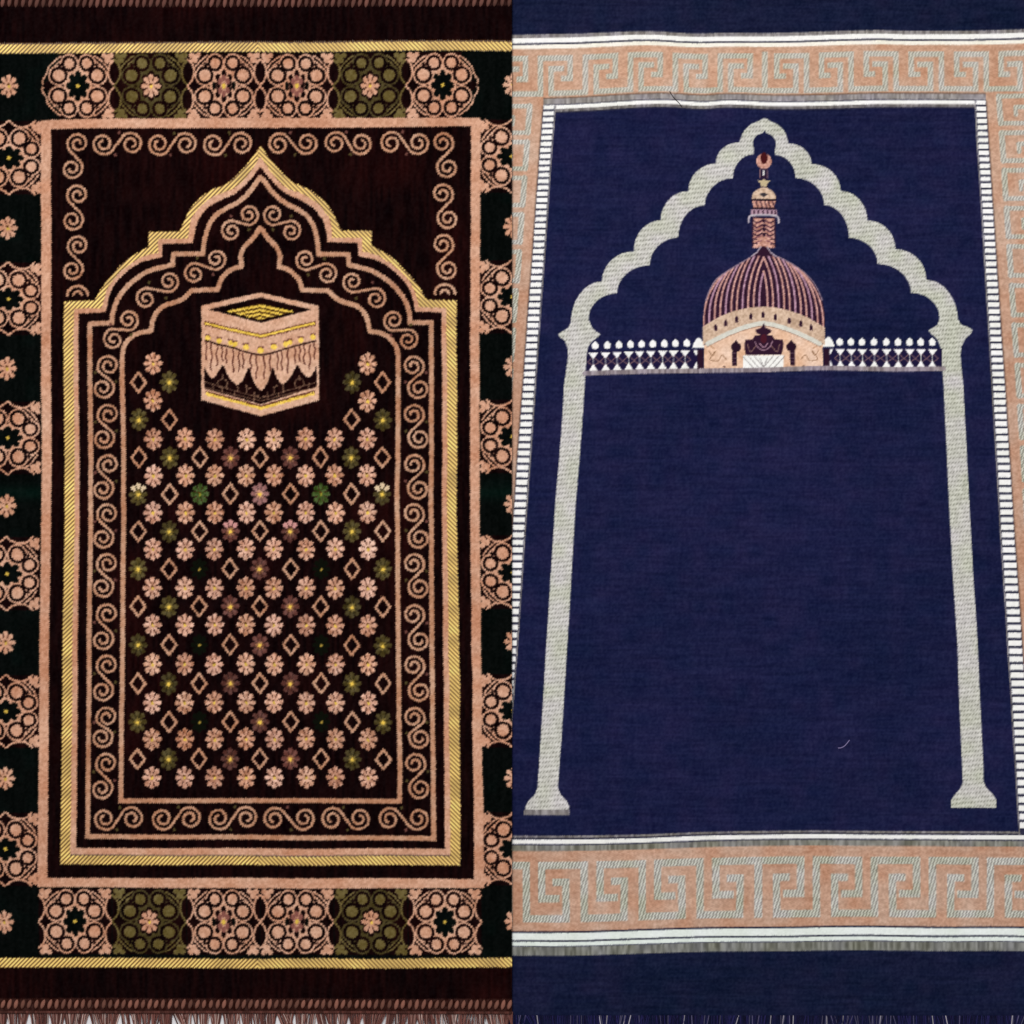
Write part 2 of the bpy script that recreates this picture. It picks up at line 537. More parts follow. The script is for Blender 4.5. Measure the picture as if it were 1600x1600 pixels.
lb.stroke([(111, 1336), (400, 1337.2), (704, 1336.5)], 1.6, np.array((88, 70, 66)))

# --- second and third outlines
def both(left, axis=AX): return left + [(2 * axis - x, y) for x, y in left[:-1]][::-1]
L2 = [(137.5, 1307), (138, 1200), (139.5, 1000), (142, 800), (140.8, 507), (174.5, 505.4)]
L2 += smooth([(174.5, 505.4), (176, 490), (182, 471), (194.7, 452), (214, 435), (237, 422), (270, 414)], 5)
L2 += [(271, 397), (317, 397)]
L2 += smooth([(317, 397), (318.5, 380), (323.3, 359), (333, 340), (350, 327), (371, 316), (390, 299), (406, 277)], 5)[1:]
R2 = [(2 * 407.5 - x, y) for x, y in L2[6:-1]][::-1] + [(640, 504), (674, 504), (674, 800), (675.5, 1000), (677, 1200), (678.5, 1310)]
L3 = [(189.5, 1251), (190, 1200), (191.5, 1000), (194, 800), (192, 640), (191, 556)]
L3 += smooth([(191, 556), (194, 541), (203, 529), (216, 521), (236, 517)], 4)[1:]
L3 += smooth([(236, 517), (238, 503), (244, 489), (256, 478), (272, 473), (286, 467), (300, 454)], 4)[1:]
L3 += [(340, 453)]
L3 += smooth([(340, 453), (345, 438), (354, 427), (365, 420), (377, 417)], 4)[1:]
L3 += [(375, 400)]
L3 += smooth([(375, 400), (381, 386), (394, 373), (405.5, 356)], 4)[1:]
R3 = [(2 * 406.5 - x, y) for x, y in L3[6:-1]][::-1] + [(622, 556), (622, 640), (621, 800), (623, 1000), (625, 1200), (625.5, 1252)]
# inner field first
lb.poly(L3 + R3, ground, p_field, 0.0)
lb.stroke(L2 + R2, 7.6, pinkd, p_l2, 0.25, closed=True)
lb.stroke(L3 + R3, 7.6, pinkd, p_l3, 0.25, closed=True)
# square bottom corners
for (x, y) in ((137.5, 1307), (678.5, 1310)): lb.rect(x - 3.8, y - 3.8, x + 3.8, y + 3.8, pinkd, p_l2, .25)
for (x, y) in ((189.5, 1251), (625.5, 1252)): lb.rect(x - 3.8, y - 3.8, x + 3.8, y + 3.8, pinkd, p_l3, .25)

# --- scrolls
def scroll(c1, c2, chir, w=4.1, R=17.8, pid=None, turns=1.56, dots=True):
    c1 = np.array(c1, float); c2 = np.array(c2, float); mid = (c1 + c2) / 2
    d = c2 - c1
    L = math.hypot(*d)
    phi = math.atan2(d[1], d[0])
    pitch = 8.4
    pts = []
    for t in np.linspace(0, turns, 46):
        a = phi + chir * (math.radians(48) + 2 * math.pi * t)
        r = R - pitch * t if t > 0.12 else R - pitch * t
        pts.append(c1 + r * np.array((math.cos(a), math.sin(a))))
    pts = pts[::-1]
    # straight run through the middle then the mirrored half
    a_path = pts + [mid] + [2 * mid - p for p in pts[::-1]]
    k = len(pts)
    core = smooth([a_path[k - 3], a_path[k - 1], tuple(mid), a_path[k + 1], a_path[k + 3]], 5)
    path = [tuple(p) for p in pts[:-3]] + core + [tuple(p) for p in [2 * mid - p for p in pts[::-1]][3:]]
    lb.stroke(path, w, pinkd, pid, 0.25)
    if dots:
        nrm = np.array((-d[1], d[0])) / L
        for s_ in (-1, 1):
            q = mid + nrm * s_ * 17.5 * 1.0 + d / L * (-s_ * chir * 3)
            lb.ell(q[0], q[1], 2.4, 2.6, (MAUVE if random.random() < 0.35 else OLIVE) * 0.75, None, 0.1)

# top row under the frame
for a, b in ((161, 205), (248, 291), (334, 377)): scroll((a, 225), (b, 225), 1, pid=p_corner)
for a, b in ((436, 480), (524, 564), (611, 654)): scroll((a, 226 if a < 500 else 224), (b, 224), -1, pid=p_corner)
# corner columns
for (ya, yb) in ((225, 264), (305, 344), (384, 422)):
    scroll((122, ya), (112.5, yb), 1, pid=p_corner, dots=False, R=17)
    scroll((691.5, ya - 1), (700, yb - 1), -1, pid=p_corner, dots=False, R=17)
for (x0_, y0_) in ((121, 460), (695, 457)):
    for r_, a0, a1 in ((16, 180, 360), (6.5, 190, 350)):
        lb.stroke([(x0_ + r_ * math.cos(math.radians(a)), y0_ + 2 + r_ * 0.9 * math.sin(math.radians(a))) for a in np.linspace(a0, a1, 14)], 4.2, pinkd, p_corner, .25)
# side columns
ys = [(572, 607), (648, 685), (726, 764), (803, 841), (881, 918), (960, 1000), (1040, 1080), (1121, 1153), (1193, 1232)]
for ya, yb in ys:
    sh = -(ya - 572) * 0.004
    scroll((170 + sh, ya), (161.5 + sh, yb), 1, R=17.3)
    scroll((645 - sh, ya), (654.5 - sh, yb), -1, R=17.3)
# arch
for c1, c2 in (((200, 500), (177.5, 531)), ((264, 440), (228, 467)), ((337, 405), (304, 428)), ((388, 335), (361, 361))):
    scroll(c1, c2, -1, R=16.4, turns=1.55)
    scroll((815 - c1[0], c1[1]), (815 - c2[0], c2[1]), 1, R=16.4, turns=1.55)
# bottom row
for a, b in ((164, 207), (254, 297), (342, 385)): scroll((a, 1279), (b, 1278.5), 1)
for a, b in ((428, 475), (519, 562), (609, 654)): scroll((a, 1280), (b, 1279), -1)

# --- flowers and diamonds of the field
speck = ((vnoise(lb.GX, lb.GY, 3.6, 3.6, 77) - 0.55) * 62)[..., None]
cols = [239.5, 289.5, 335.5, 384.5, 428, 477.5, 523.5, 574]
rows = [686, 743, 801, 858, 919, 977, 1038, 1098, 1155, 1215]
def drift(x, y): return x - (AX - x) * 0.00002 * (y - 690)
for y in rows:
    for x in cols:
        flower(drift(x, y) + random.uniform(-.5, .5), y + random.uniform(-.5, .5), 13.8, 17.4, pink + speck + random.uniform(-12, 18) + random.uniform(0, 1) * np.array((0, 3, 9)), YEL * random.uniform(0.85, 1.02))
for x in (239.5, 574):
    for y in (568, 626): flower(x, y, 13.8, 17.4, pink + speck)
def diamond(x, y):
    lb.stroke([(x, y - 15.5), (x + 11.5, y), (x, y + 15), (x - 11.5, y)], 4.0, pinkd, None, .25, closed=True)
cx9 = [217, 265, 312, 360, 406, 453.5, 501, 549.5, 597.5]
colr = {'o': OLIVE * 1.05, 'm': MAUVE, 'g': DKGREEN, 'L': LEAF, 'w': OLIVE * 1.1, 'p': ROSE}
rows9 = {715: 'dodmdmdod', 772: 'wdLdpdLdw', 830: 'dodMdMdod', 889: 'odgdmdgdo', 948: 'dodmdmdod', 1008: 'odgdmdgdo',
         1068: 'dodmdmdod', 1128: 'odgdmdgdo', 1186: 'dodmdmdod'}
def coloured(x, y, k):
    if k == 'd': return diamond(x, y)
    top = None
    if k == 'w': top = CREAM
    if k == 'M': k = 'm'; top = ROSE
    f = random.uniform(0.82, 1.08)
    if k == 'g':
        flower(x, y, 13, 16, DKGREEN, YEL * 0.7, False, h=0.0, cdark=False)
    elif k == 'L':
        flower(x, y, 13.5, 16.5, LEAF * f * 0.9 + speck * 0.9, np.array((150, 140, 50)), True, h=0.1)
    else:
        c = colr[k] * f * 0.92 + speck * 0.7
        # two-tone yarn: darker tips, warm heart
        flower(x, y, 13.5, 17.5, c * 0.82, None, False, h=0.15, cdark=False, top=top)
        lb.ell(x, y + 1, 6.0, 7.0, c * 0.78 + YEL * 0.22, None, .15)
        for q in range(8):
            a = (q + .5) * math.pi / 4
            lb.stroke([(x + 5 * math.cos(a), y + 6 * math.sin(a)), (x + 10 * math.cos(a), y + 13 * math.sin(a))], 1.4, c * 0.42)
        lb.ell(x, y + 0.8, 2.7, 2.9, YEL)
for y, pat in rows9.items():
    for x, k in zip(cx9, pat): coloured(drift(x, y), y, k)
for (x, y, k) in ((217, 598, 'd'), (265, 597, 'o'), (217, 656, 'o'), (265, 656, 'd'), (550, 597, 'o'), (597.5, 597, 'd'), (549.5, 655, 'd'), (598, 656, 'o')):
    coloured(x, y, k)

# --- cube shrine
def Z(x, y): return (290 + x / 6.957, 440 + y / 6.957)
def ZL(*p): return [Z(*q) for q in p]
BR = np.array((74, 30, 24))
lb.poly(ZL((170, 262), (810, 122), (1450, 262), (1450, 1290), (820, 1462), (175, 1287)), pink + np.array((6, 10, 10)), p_cube, 0.3)
lb.poly(ZL((250, 305), (820, 172), (1372, 305), (820, 450)), ground, p_cube, 0.0)
gz = lb.poly_mask(ZL((430, 325), (810, 240), (1190, 325), (810, 415)))
zz = ((Y[gz[0]] - 0.19 * np.abs(X[gz[0]] - 406.5) + 0.7 * np.sin(X[gz[0]] * 0.9)) % 6.4)
lb.put(gz[0], gz[1] & (zz > 2.9), goldy, p_cube, 0.3)
lb.put(gz[0], gz[1] & (zz <= 2.9), np.array((70, 44, 18)), p_cube, 0.1)
lb.stroke(ZL((215, 455), (820, 595), (1400, 455)), 5.6, BR, p_cube)
lb.stroke(ZL((215, 455), (820, 595), (1400, 455)), 3.6, goldy, p_cube, 0.4)
for q in np.linspace(215, 1400, 36):
    yy = 455 + 140 * (1 - abs(q - 812) / 600)
    a = Z(q, yy - 24); lb.ell(a[0], a[1], 0.9, 1.1, BR); a = Z(q + 8, yy + 24); lb.ell(a[0], a[1], 0.9, 1.1, BR)
for (x, y, w) in ((240, 612, 4), (365, 640, 4.2), (488, 665, 4), (535, 680, 4), (655, 710, 4.8), (812, 748, 5), (960, 712, 4.8), (1087, 683, 4), (1135, 668, 4), (1255, 642, 4.2), (1385, 606, 4)):
    a = Z(x, y)
    lb.rect(a[0] - w, a[1] - 6, a[0] + w, a[1] - 3.2, BR + 30)
    lb.ell(a[0], a[1], w, 4.2, goldy, None, .45)
lb.stroke(smooth(ZL((215, 642), (500, 715), (820, 795), (1130, 720), (1415, 650)), 6), 2.8, BR * 0.5, p_cube)
for (x, a, b) in ((225, 660, 850), (280, 670, 960), (340, 690, 910), (395, 710, 860), (440, 730, 890), (515, 740, 980), (580, 750, 970), (625, 760, 940), (705, 790, 960), (770, 810, 1050), (855, 810, 1050), (915, 790, 970), (1000, 770, 950), (1045, 760, 960), (1112, 740, 990), (1190, 720, 890), (1240, 700, 870), (1290, 700, 910), (1350, 690, 950), (1402, 680, 840)):
    n = 9
    wv = 8 if x < 812 else -8
    lb.stroke(ZL(*[(x + wv * math.sin(i * 1.1 + x), a + (b - a) * i / (n - 1)) for i in range(n)]), 1.9, BR, p_cube)
scal = [(205, 915), (230, 980), (290, 1052), (350, 990), (410, 905), (460, 1020), (560, 1120), (630, 1050), (685, 935), (735, 1080), (815, 1185), (890, 1090), (945, 940), (1000, 1060), (1065, 1115), (1160, 1010), (1215, 912), (1270, 990), (1335, 1042), (1395, 980), (1425, 915)]
lb.poly(smooth(ZL(*scal), 4) + ZL((1425, 1140), (815, 1332), (205, 1160)), ground, p_cube, 0.0)
for off in (0, 1):
    lb.stroke(ZL((210, 1100 + off * 60 - 10), (815, 1265 + off * 30), (1420, 1095 + off * 55)), 1.2, PINKD * 0.62)
for (x, a, b) in ((400, 1010, 1060), (445, 1110, 1160), (565, 1140, 1195), (400, 1150, 1200), (660, 1120, 1200), (530, 1200, 1240), (745, 1200, 1290), (890, 1200, 1290), (960, 1140, 1210), (1060, 1120, 1200), (1010, 1210, 1250), (1190, 1080, 1130), (1235, 1020, 1070), (1240, 1130, 1170), (1340, 1110, 1150), (300, 1130, 1160)):
    lb.stroke(ZL((x, a), (x, b)), 1.5, PINKD * 0.72)
for (x, y) in ((400, 1105), (1235, 1105)):
    lb.stroke([(Z(x, y)[0] + 7.5 * math.cos(t), Z(x, y)[1] + 7 * math.sin(t)) for t in np.linspace(0, 6.3, 14)], 1.4, PINKD * 0.6)
for (x, y) in ((690, 1155), (980, 1135), (780, 1240), (850, 1250)):
    a = Z(x, y); lb.ell(a[0], a[1], 2.4, 1.2, PINKD * 0.7)
lb.stroke(ZL((225, 1190), (820, 1350), (1400, 1185)), 1.6, BR, p_cube)
lb.stroke(ZL((235, 1218), (820, 1375), (1390, 1215)), 4.6, goldy, p_cube, 0.45)
for q in np.linspace(225, 1400, 44):
    yy = 1190 + 160 * (1 - abs(q - 815) / 590)
    a = Z(q, yy + 8); lb.ell(a[0], a[1], 1.0, 1.2, BR)

# --- gold braids across the two ends
tb_up = lambda x: np.interp(x, [-80, 0, 200, 400, 600, 800], [70, 69.5, 68.5, 67.5, 66.5, 66])
xs_ = np.linspace(bx0 - 5, bx1 + 5, 40)
lb.poly([(x, tb_up(x) - 2.5) for x in xs_] + [(x, tb_up(x) + 2) for x in xs_[::-1]], np.array((70, 40, 16)), p_tbraid)
lb.poly([(x, tb_up(x)) for x in xs_] + [(x, tb_up(x) + 14.2) for x in xs_[::-1]], gold, p_tbraid, gold_h)
bb_up = lambda x: np.interp(x, [-80, 0, 200, 400, 600, 800], [1497, 1497, 1497, 1497.5, 1497, 1496])
lb.poly([(x, bb_up(x)) for x in xs_] + [(x, bb_up(x) + 15) for x in xs_[::-1]], gold, p_bbraid, gold_h)
# binding strip the overcast stitches sit on
lb.rect(bx0 - 5, 1560, bx1 + 5, 1590, np.array((50, 26, 22)) + (v3[..., None] - .5) * 30, p_hem2, 0.0)
lb.rect(bx0 - 5, -20, bx1 + 5, 10, np.array((38, 18, 16)) + (v3[..., None] - .5) * 20, p_hem, 0.0)

def base_brown(px, py):
    lift = np.clip((px - 480) / 300.0, 0, 1)
    lift = lift * lift * (3 - 2 * lift) * 0.0046
    fold = 0.0007 * np.exp(-((py - 771) / 7.0) ** 2) + 0.0004 * np.exp(-((px - 407) / 9.0) ** 2)
    return lift + fold + 0.0003

brown = empty('prayer_rug', (0, 0, 0))
tag(brown, 'dark brown prayer rug with gold arch, cube shrine and rows of small pink flowers', 'rug', 'prayer rugs laid side by side')
mats = {'v': M_velvet, 'b': M_braid, 'f': M_flat}
lb.weave(base_brown, 0.0034, mats, brown, 0.34)

def backing(name, xs, ys, base, thick, mat, parent):
    PX, PY = np.meshgrid(xs, ys)
    zt = base(PX, PY) + thick
    zb = base(PX, PY)
    nx, ny = len(xs), len(ys)
    V = np.concatenate([np.stack([wx(PX), wy(PY), zt], -1).reshape(-1, 3), np.stack([wx(PX), wy(PY), zb], -1).reshape(-1, 3)])
    idx = np.arange(nx * ny).reshape(ny, nx)
    N = nx * ny
    top = np.stack([idx[1:, :-1], idx[1:, 1:], idx[:-1, 1:], idx[:-1, :-1]], -1).reshape(-1, 4)
    bot = top[:, ::-1] + N
    loop = np.concatenate([idx[0, :], idx[1:, -1], idx[-1, -2::-1], idx[-2:0:-1, 0]])
    nxt = np.roll(loop, -1)
    side = np.stack([loop, nxt, nxt + N, loop + N], -1)
    return mesh_np(name, V, np.concatenate([top, bot, side]), mat, parent, smooth=False)

backing('backing', np.linspace(bx0 + .4, bx1 - .4, 60), np.linspace(by0 + .4, by1 - .4, 60), base_brown, 0.0028, M_back_brown, brown)

# overcast stitches and fringes
def zb(x, y): return float(base_brown(np.array(x), np.array(y)))
def stitches(yc, half, colr):
    out = []
    x = bx0 + 4
    while x < bx1 - 3:
        h = half * random.uniform(0.88, 1.1)
        dx = random.uniform(1.2, 2.6)
        c = np.array(colr) * random.uniform(0.8, 1.15)
        pts, rr = [], []
        for t in np.linspace(-1, 1, 7):
            pts.append((wx(x + dx * t), wy(yc - h * t), zb(x, yc) + 0.0034 + 0.0014 * (1 - t * t)))
            rr.append(0.0034 * math.sqrt(max(0.06, 1 - t * t * 0.95)))
        out.append((pts, rr, c))
        x += random.uniform(9.9, 11.2)
    return out
tubes('overcast_stitching', stitches(1568.8, 7.2, (124, 82, 70)), M_yarn, brown, 8)
tubes('overcast_stitching', stitches(4.0, 7.4, (106, 70, 62)), M_yarn, brown, 8)

def fringe(x0, x1, y0, direction, length, step, rad, pick, zfun, tuft=11, lean=5, zoff=0.002, gap=0.0):
    """threads gathered in loose tufts; now and then the floor shows between two tufts"""
    out = []
    x = x0
    while x < x1:
        w = tuft * random.uniform(0.6, 1.4)
        l_ = random.gauss(0, lean * 0.6)
        pinch = random.uniform(0.75, 1.0) if random.random() > gap else random.uniform(0.45, 0.7)
        n = max(2, int(w / step))
        for k in range(n):
            u = (k + random.uniform(-.4, .4)) / max(1, n - 1) - 0.5
            root = x + w / 2 + u * w
            tip = x + w / 2 + u * w * pinch + l_ + random.gauss(0, 1.4)
            ln_ = length * random.uniform(0.85, 1.1)
            c = pick()
            pts = []
            z0 = zfun(root, y0) + zoff
            top = random.uniform(0.0012, 0.0030)
            for t in np.linspace(0, 1, 6):
                xx = root + (tip - root) * min(1.0, t * 2.2) + (tip - root) * 0.3 * t + 0.9 * math.sin(t * 5 + x)
                pts.append((wx(min(xx, x1 + 0.5)), wy(y0 + direction * ln_ * t), z0 * (1 - t) + top * t + random.uniform(0, .0005)))
            out.append((pts, [rad, rad, rad * .95, rad * .9, rad * .8, rad * .5], c))
        x += w
    return out
def pick_brown():
    r = random.random()
    if r < 0.10: return np.array((184, 158, 150)) * random.uniform(.85, 1.1)
    if r < 0.34: return np.array((140, 104, 96)) * random.uniform(.9, 1.1)
    return np.array((104, 66, 60)) * random.uniform(0.75, 1.25)
st_ = fringe(bx0, bx1, 1580, 1, 62, 1.55, 0.00095, pick_brown, zb, 15, 5, gap=0.55)
tubes('fringe', st_, M_yarn, brown)
st_ = fringe(bx0, bx1, -6, -1, 60, 1.8, 0.00095, pick_brown, zb, 15, 5, gap=0.5)
tubes('fringe', st_, M_yarn, brown)
# the tight woven cord between the stitches and the fringe
cord = []
x = bx0 + 2
while x < bx1 - 4:
    cord.append(([(wx(x + t * 4.2 - 1), wy(1579.5 + 2.0 * math.sin(t * 3.1)), zb(x, 1580) + 0.0042 + 0.0006 * math.sin(t * 3.1)) for t in np.linspace(0, 1, 5)],
                 [0.0012, 0.0022, 0.0025, 0.0022, 0.0012], np.array((84, 50, 44)) * random.uniform(.75, 1.2)))
    x += random.uniform(3.0, 3.9)
tubes('fringe_cord', cord, M_yarn, brown)

# =================================================================== NAVY RUG
NAVY = np.array((26, 29, 63)); PEACH = np.array((192, 151, 128)); SILV = np.array((191, 189, 181)); WHITE = np.array((247, 245, 242))
GREY = np.array((134, 128, 128)); INK = np.array((40, 40, 62)); PLUM = np.array((48, 24, 44)); TAN = np.array((206, 176, 152)); BLUSH = np.array((232, 192, 164)); LILAC = np.array((186, 142, 152))

nx0, nx1, ny0, ny1 = 784.0, 1760.0, -64.0, 1612.8
ln = Loom(nx0, ny0, int((nx1 - nx0) / cell), int((ny1 - ny0) / cell), cell, 3.6, 0.30, 0.7)
GX, GY = ln.GX, ln.GY
# the cloth does not lie dead straight: its cross bands ripple
def ytop(x): return np.interp(x, [700, 800, 900, 1000, 1030, 1060, 1090, 1130, 1200, 1260, 1330, 1375, 1420, 1500, 1600, 1760], [56, 55, 53.5, 50, 50.5, 53, 54, 53, 53, 51.5, 49.5, 48.5, 50, 49, 46, 44])
def yin(x): return np.interp(x, [700, 848, 930, 1000, 1040, 1070, 1100, 1130, 1160, 1200, 1240, 1300, 1370, 1450, 1540, 1760], [171, 168.5, 165, 161, 160, 162, 164, 160.5, 161.5, 164, 164, 163, 160.5, 160, 161, 159])
def ybot(x): return np.interp(x, [700, 800, 900, 1000, 1060, 1100, 1150, 1200, 1280, 1400, 1500, 1600, 1760], [1316, 1315.5, 1315, 1313.5, 1311, 1309.5, 1308.5, 1308, 1307, 1308, 1308.5, 1309, 1310])
def yend(x): return np.interp(x, [700, 800, 900, 1000, 1060, 1100, 1200, 1350, 1400, 1500, 1600, 1760], [1455, 1455, 1454, 1452, 1450, 1449, 1447.5, 1446, 1446.5, 1447.5, 1448, 1450])
def gauss1(f, x): return (f(x - 16) + 2 * f(x - 8) + 3 * f(x) + 2 * f(x + 8) + f(x + 16)) / 9.0
colx = GX[0]
T0 = gauss1(ytop, colx)[None, :]; T1 = gauss1(yin, colx)[None, :]; B0 = gauss1(ybot, colx)[None, :]; B1 = gauss1(yend, colx)[None, :]
# cloth coordinates: straighten the ripple so the figures ride on it (V = nominal row at the axis)
V0 = 52.5; V1 = 164.0; V2 = 1308.0; V3 = 1447.5
Yc = ln.Y
Vn = np.where(Yc < T0, Yc - T0 + V0,
     np.where(Yc < T1, V0 + (Yc - T0) / (T1 - T0) * (V1 - V0),
     np.where(Yc < T1 + 220, Yc + (V1 - T1) * (1 - (Yc - T1) / 220),
     np.where(Yc < B0 - 120, Yc,
     np.where(Yc < B0, Yc + (V2 - B0) * (1 - (B0 - Yc) / 120),
     np.where(Yc < B1, V2 + (Yc - B0) / (B1 - B0) * (V3 - V2), Yc - B1 + V3))))))
ln.Y = Vn.astype(np.float32); ln.mg = 16

n1 = vnoise(GX, GY, 30, 2.6, 31); n2 = vnoise(GX, GY, 120, 100, 32); n3 = vnoise(GX, GY, 2.4, 2.4, 33); n4 = vnoise(GX, GY, 22, 22, 34); n5 = vnoise(GX, GY, 3.0, 14, 35); n6 = vnoise(GX, GY, 60, 4, 36)
navy = NAVY + ((n1 - .5) * 8)[..., None] * np.array((1, 1, 1.3)) + (n2 - .5)[..., None] * np.array((6, 3, 6)) + (n4 - .5)[..., None] * np.array((9, 3, 4)) + ((n3 - .5) * 13)[..., None] + ((n5 - .5) * 5)[..., None] + (n6 - .5)[..., None] * np.array((3, 3, 5))
navy_end = navy + np.array((-4, -2, -9))
twl = np.sin(2 * np.pi * (GX * 0.55 - Vn) / 3.6)
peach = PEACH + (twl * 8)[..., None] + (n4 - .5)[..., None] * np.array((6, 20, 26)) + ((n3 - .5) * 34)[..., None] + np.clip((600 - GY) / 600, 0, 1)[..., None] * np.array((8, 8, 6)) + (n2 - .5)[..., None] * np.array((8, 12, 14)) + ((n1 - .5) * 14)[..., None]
# twisted silver yarn lies in slanting rows
row = np.sin(2 * np.pi * (Vn + 0.18 * GX) / 7.4)
dash = np.sin(2 * np.pi * (GX + 0.8 * Vn) / 4.5 + 1.5 * vnoise(GX, GY, 12, 7, 41))
sp = np.clip(0.5 + 0.5 * dash, 0, 1) * np.clip(0.6 + 0.5 * row, 0, 1)
row = np.sin(2 * np.pi * (Vn + 0.10 * GX + 1.2 * vnoise(GX, GY, 40, 20, 43)) / 7.2)
sp = 1 - np.clip(0.25 + 0.9 * dash, 0, 1) * np.clip(0.35 + 0.9 * row, 0, 1)
silver = SILV + ((sp - .80) * 74)[..., None] * np.array((1, .98, 1.0)) + (n4 - .5)[..., None] * np.array((12, 6, 22)) + ((n3 - .5) * 40)[..., None]
silver_h = (0.15 + 0.35 * sp).astype(np.float32)
rowi = np.floor(Vn / 5.6)
dash2 = np.sin(2 * np.pi * ((GX + 0.75 * Vn) / 5.0 + 0.5 * (rowi % 2)) + 1.0 * vnoise(GX, GY, 12, 9, 42))
mean_t = np.clip(0.66 + 0.72 * dash2, 0, 1)
meander_c = np.array((112, 108, 100)) * (1 - mean_t[..., None]) + np.array((220, 219, 208)) * mean_t[..., None] + (n4 - .5)[..., None] * np.array((16, 12, 26)) + ((n3 - .5) * 30)[..., None]
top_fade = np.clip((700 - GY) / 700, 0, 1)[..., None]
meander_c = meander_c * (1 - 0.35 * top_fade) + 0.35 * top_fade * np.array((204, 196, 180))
mean_h = (0.2 + 0.35 * mean_t).astype(np.float32)
white = WHITE + ((n3 - .5) * 14)[..., None] + (n4 - .5)[..., None] * np.array((10, 8, 14))
greyc = GREY + ((n5 - .5) * 64)[..., None] + (n4 - .5)[..., None] * np.array((10, 10, 22))
ink = INK + ((n3 - .5) * 16)[..., None]

q_hem = ln.part('hem', None, 'f'); q_hem2 = ln.part('hem', None, 'f')
q_field = ln.part('field', None, 'f')
q_ts = ln.part('stripe_band', None, 'f'); q_bs = ln.part('stripe_band', None, 'f')
q_ti = ln.part('inner_stripe', None, 'f'); q_bi = ln.part('inner_stripe', None, 'f')
q_mt = ln.part('meander_border', None, 'f'); q_mb = ln.part('meander_border', None, 'f'); q_ml = ln.part('meander_border', None, 'f'); q_mr = ln.part('meander_border', None, 'f')
q_ll = ln.part('ladder_border', None, 'f'); q_lr = ln.part('ladder_border', None, 'f')
q_arch = ln.part('arch_motif', None, 'f')
q_cl = ln.part('column', q_arch, 'f'); q_cr = ln.part('column', q_arch, 'f')
q_mosque = ln.part('mosque_motif', None, 'f')
q_dome = ln.part('dome', q_mosque, 'f'); q_min = ln.part('minaret', q_mosque, 'f')
q_bl = ln.part('balustrade', q_mosque, 'f'); q_br = ln.part('balustrade', q_mosque, 'f')
q_out = ln.part('bare', None, 'f')

ln.col[:] = navy_end; ln.pid[:] = q_hem; ln.pid[ln.GY > 800] = q_hem2
# outline of the cloth: it tapers towards the far end
EL = lambda y: 738 - (y - 165) * 0.078
ER = lambda y: 1646 + (y - 165) * 0.078
LO = lambda y: 848.5 - (y - 165) * 0.0725      # ladder, outer and inner edges
LI = lambda y: 866.0 - (y - 170) * 0.0700
RI = lambda y: 1524.0 + (y - 170) * 0.0608
RO = lambda y: 1540.0 + (y - 165) * 0.0675
# side borders and field
ln.poly([(nx0 - 9, V0), (nx1 + 9, V0), (nx1 + 9, 170), (nx0 - 9, 170)], peach, q_mt, 0.0)
ln.poly([(nx0 - 9, 153), (860, 153), (860, V2 - 4), (nx0 - 9, V2 - 4)], peach, q_ml, 0.0)
ln.poly([(1532, 150), (nx1 + 9, 150), (nx1 + 9, V2 - 4), (1532, V2 - 4)], peach, q_mr, 0.0)
ln.poly([(LO(160), 160), (RO(160), 160), (RO(V2 - 4), V2 - 4), (LO(V2 - 4), V2 - 4)], navy, q_field, 0.0)
ln.rect(nx0 - 9, V2 + 2, nx1 + 9, V3, peach, q_mb, 0.0)
A, Bx = nx0 - 9, nx1 + 9
# outer stripes, far end
def hs(a, b, c, pid, xa=A, xb=Bx, h=0.1): ln.rect(xa, a, xb, b, c, pid, h)
hs(V0 - 0.5, V0 + 6, greyc, q_ts); hs(V0 + 5, V0 + 13, white, q_ts, h=.3); hs(V0 + 12.6, V0 + 15.4, ink, q_ts, h=0); hs(V0 + 15.2, V0 + 21.5, white - np.array((0, 4, 14)), q_ts, h=.3)
# inner stripes, far end
xa, xb = LO(160), RO(160)
hs(V1 - 15.5, V1 - 13, peach * 0.62, q_ti, xa, xb); hs(V1 - 13.5, V1 - 4.8, greyc + 14, q_ti, xa, xb); hs(V1 - 4.8, V1 - 3.2, ink, q_ti, xa, xb, 0)
hs(V1 - 3.4, V1 + 2.6, white, q_ti, xa, xb, .3); hs(V1 + 2.6, V1 + 7.4, greyc - 14, q_ti, xa + 16, xb - 14); hs(V1 + 7.2, V1 + 9.2, ink, q_ti, xa + 16, xb - 14, 0)
# inner stripes, near end; white slightly dimmed, weaker light put into the colour
hs(V2 - 9.5, V2 - 6, greyc - 10, q_bi, A, RI(1300) + 1); hs(V2 - 6.2, V2 - 3.6, ink - 12, q_bi, h=0); hs(V2 - 3.8, V2 + 3.0, white - 6, q_bi, h=.3); hs(V2 + 3, V2 + 5, ink + 10, q_bi, h=0)
hs(V2 + 5, V2 + 14, greyc - np.array((6, 2, 10)), q_bi)
# outer stripes, near end; whites painted duller for the dimmer light there
hs(V3 - 0.5, V3 + 2.4, ink - 10, q_bs, h=0); hs(V3 + 2.2, V3 + 13.8, white - np.array((16, 8, 10)), q_bs, h=.3); hs(V3 + 13.6, V3 + 16.4, ink - 8, q_bs, h=0)
hs(V3 + 16.2, V3 + 22.6, white - np.array((20, 10, 14)), q_bs, h=.3); hs(V3 + 22.6, V3 + 24.2, ink + 20, q_bs, h=0); hs(V3 + 24, V3 + 38, greyc - np.array((14, 8, 14)), q_bs)

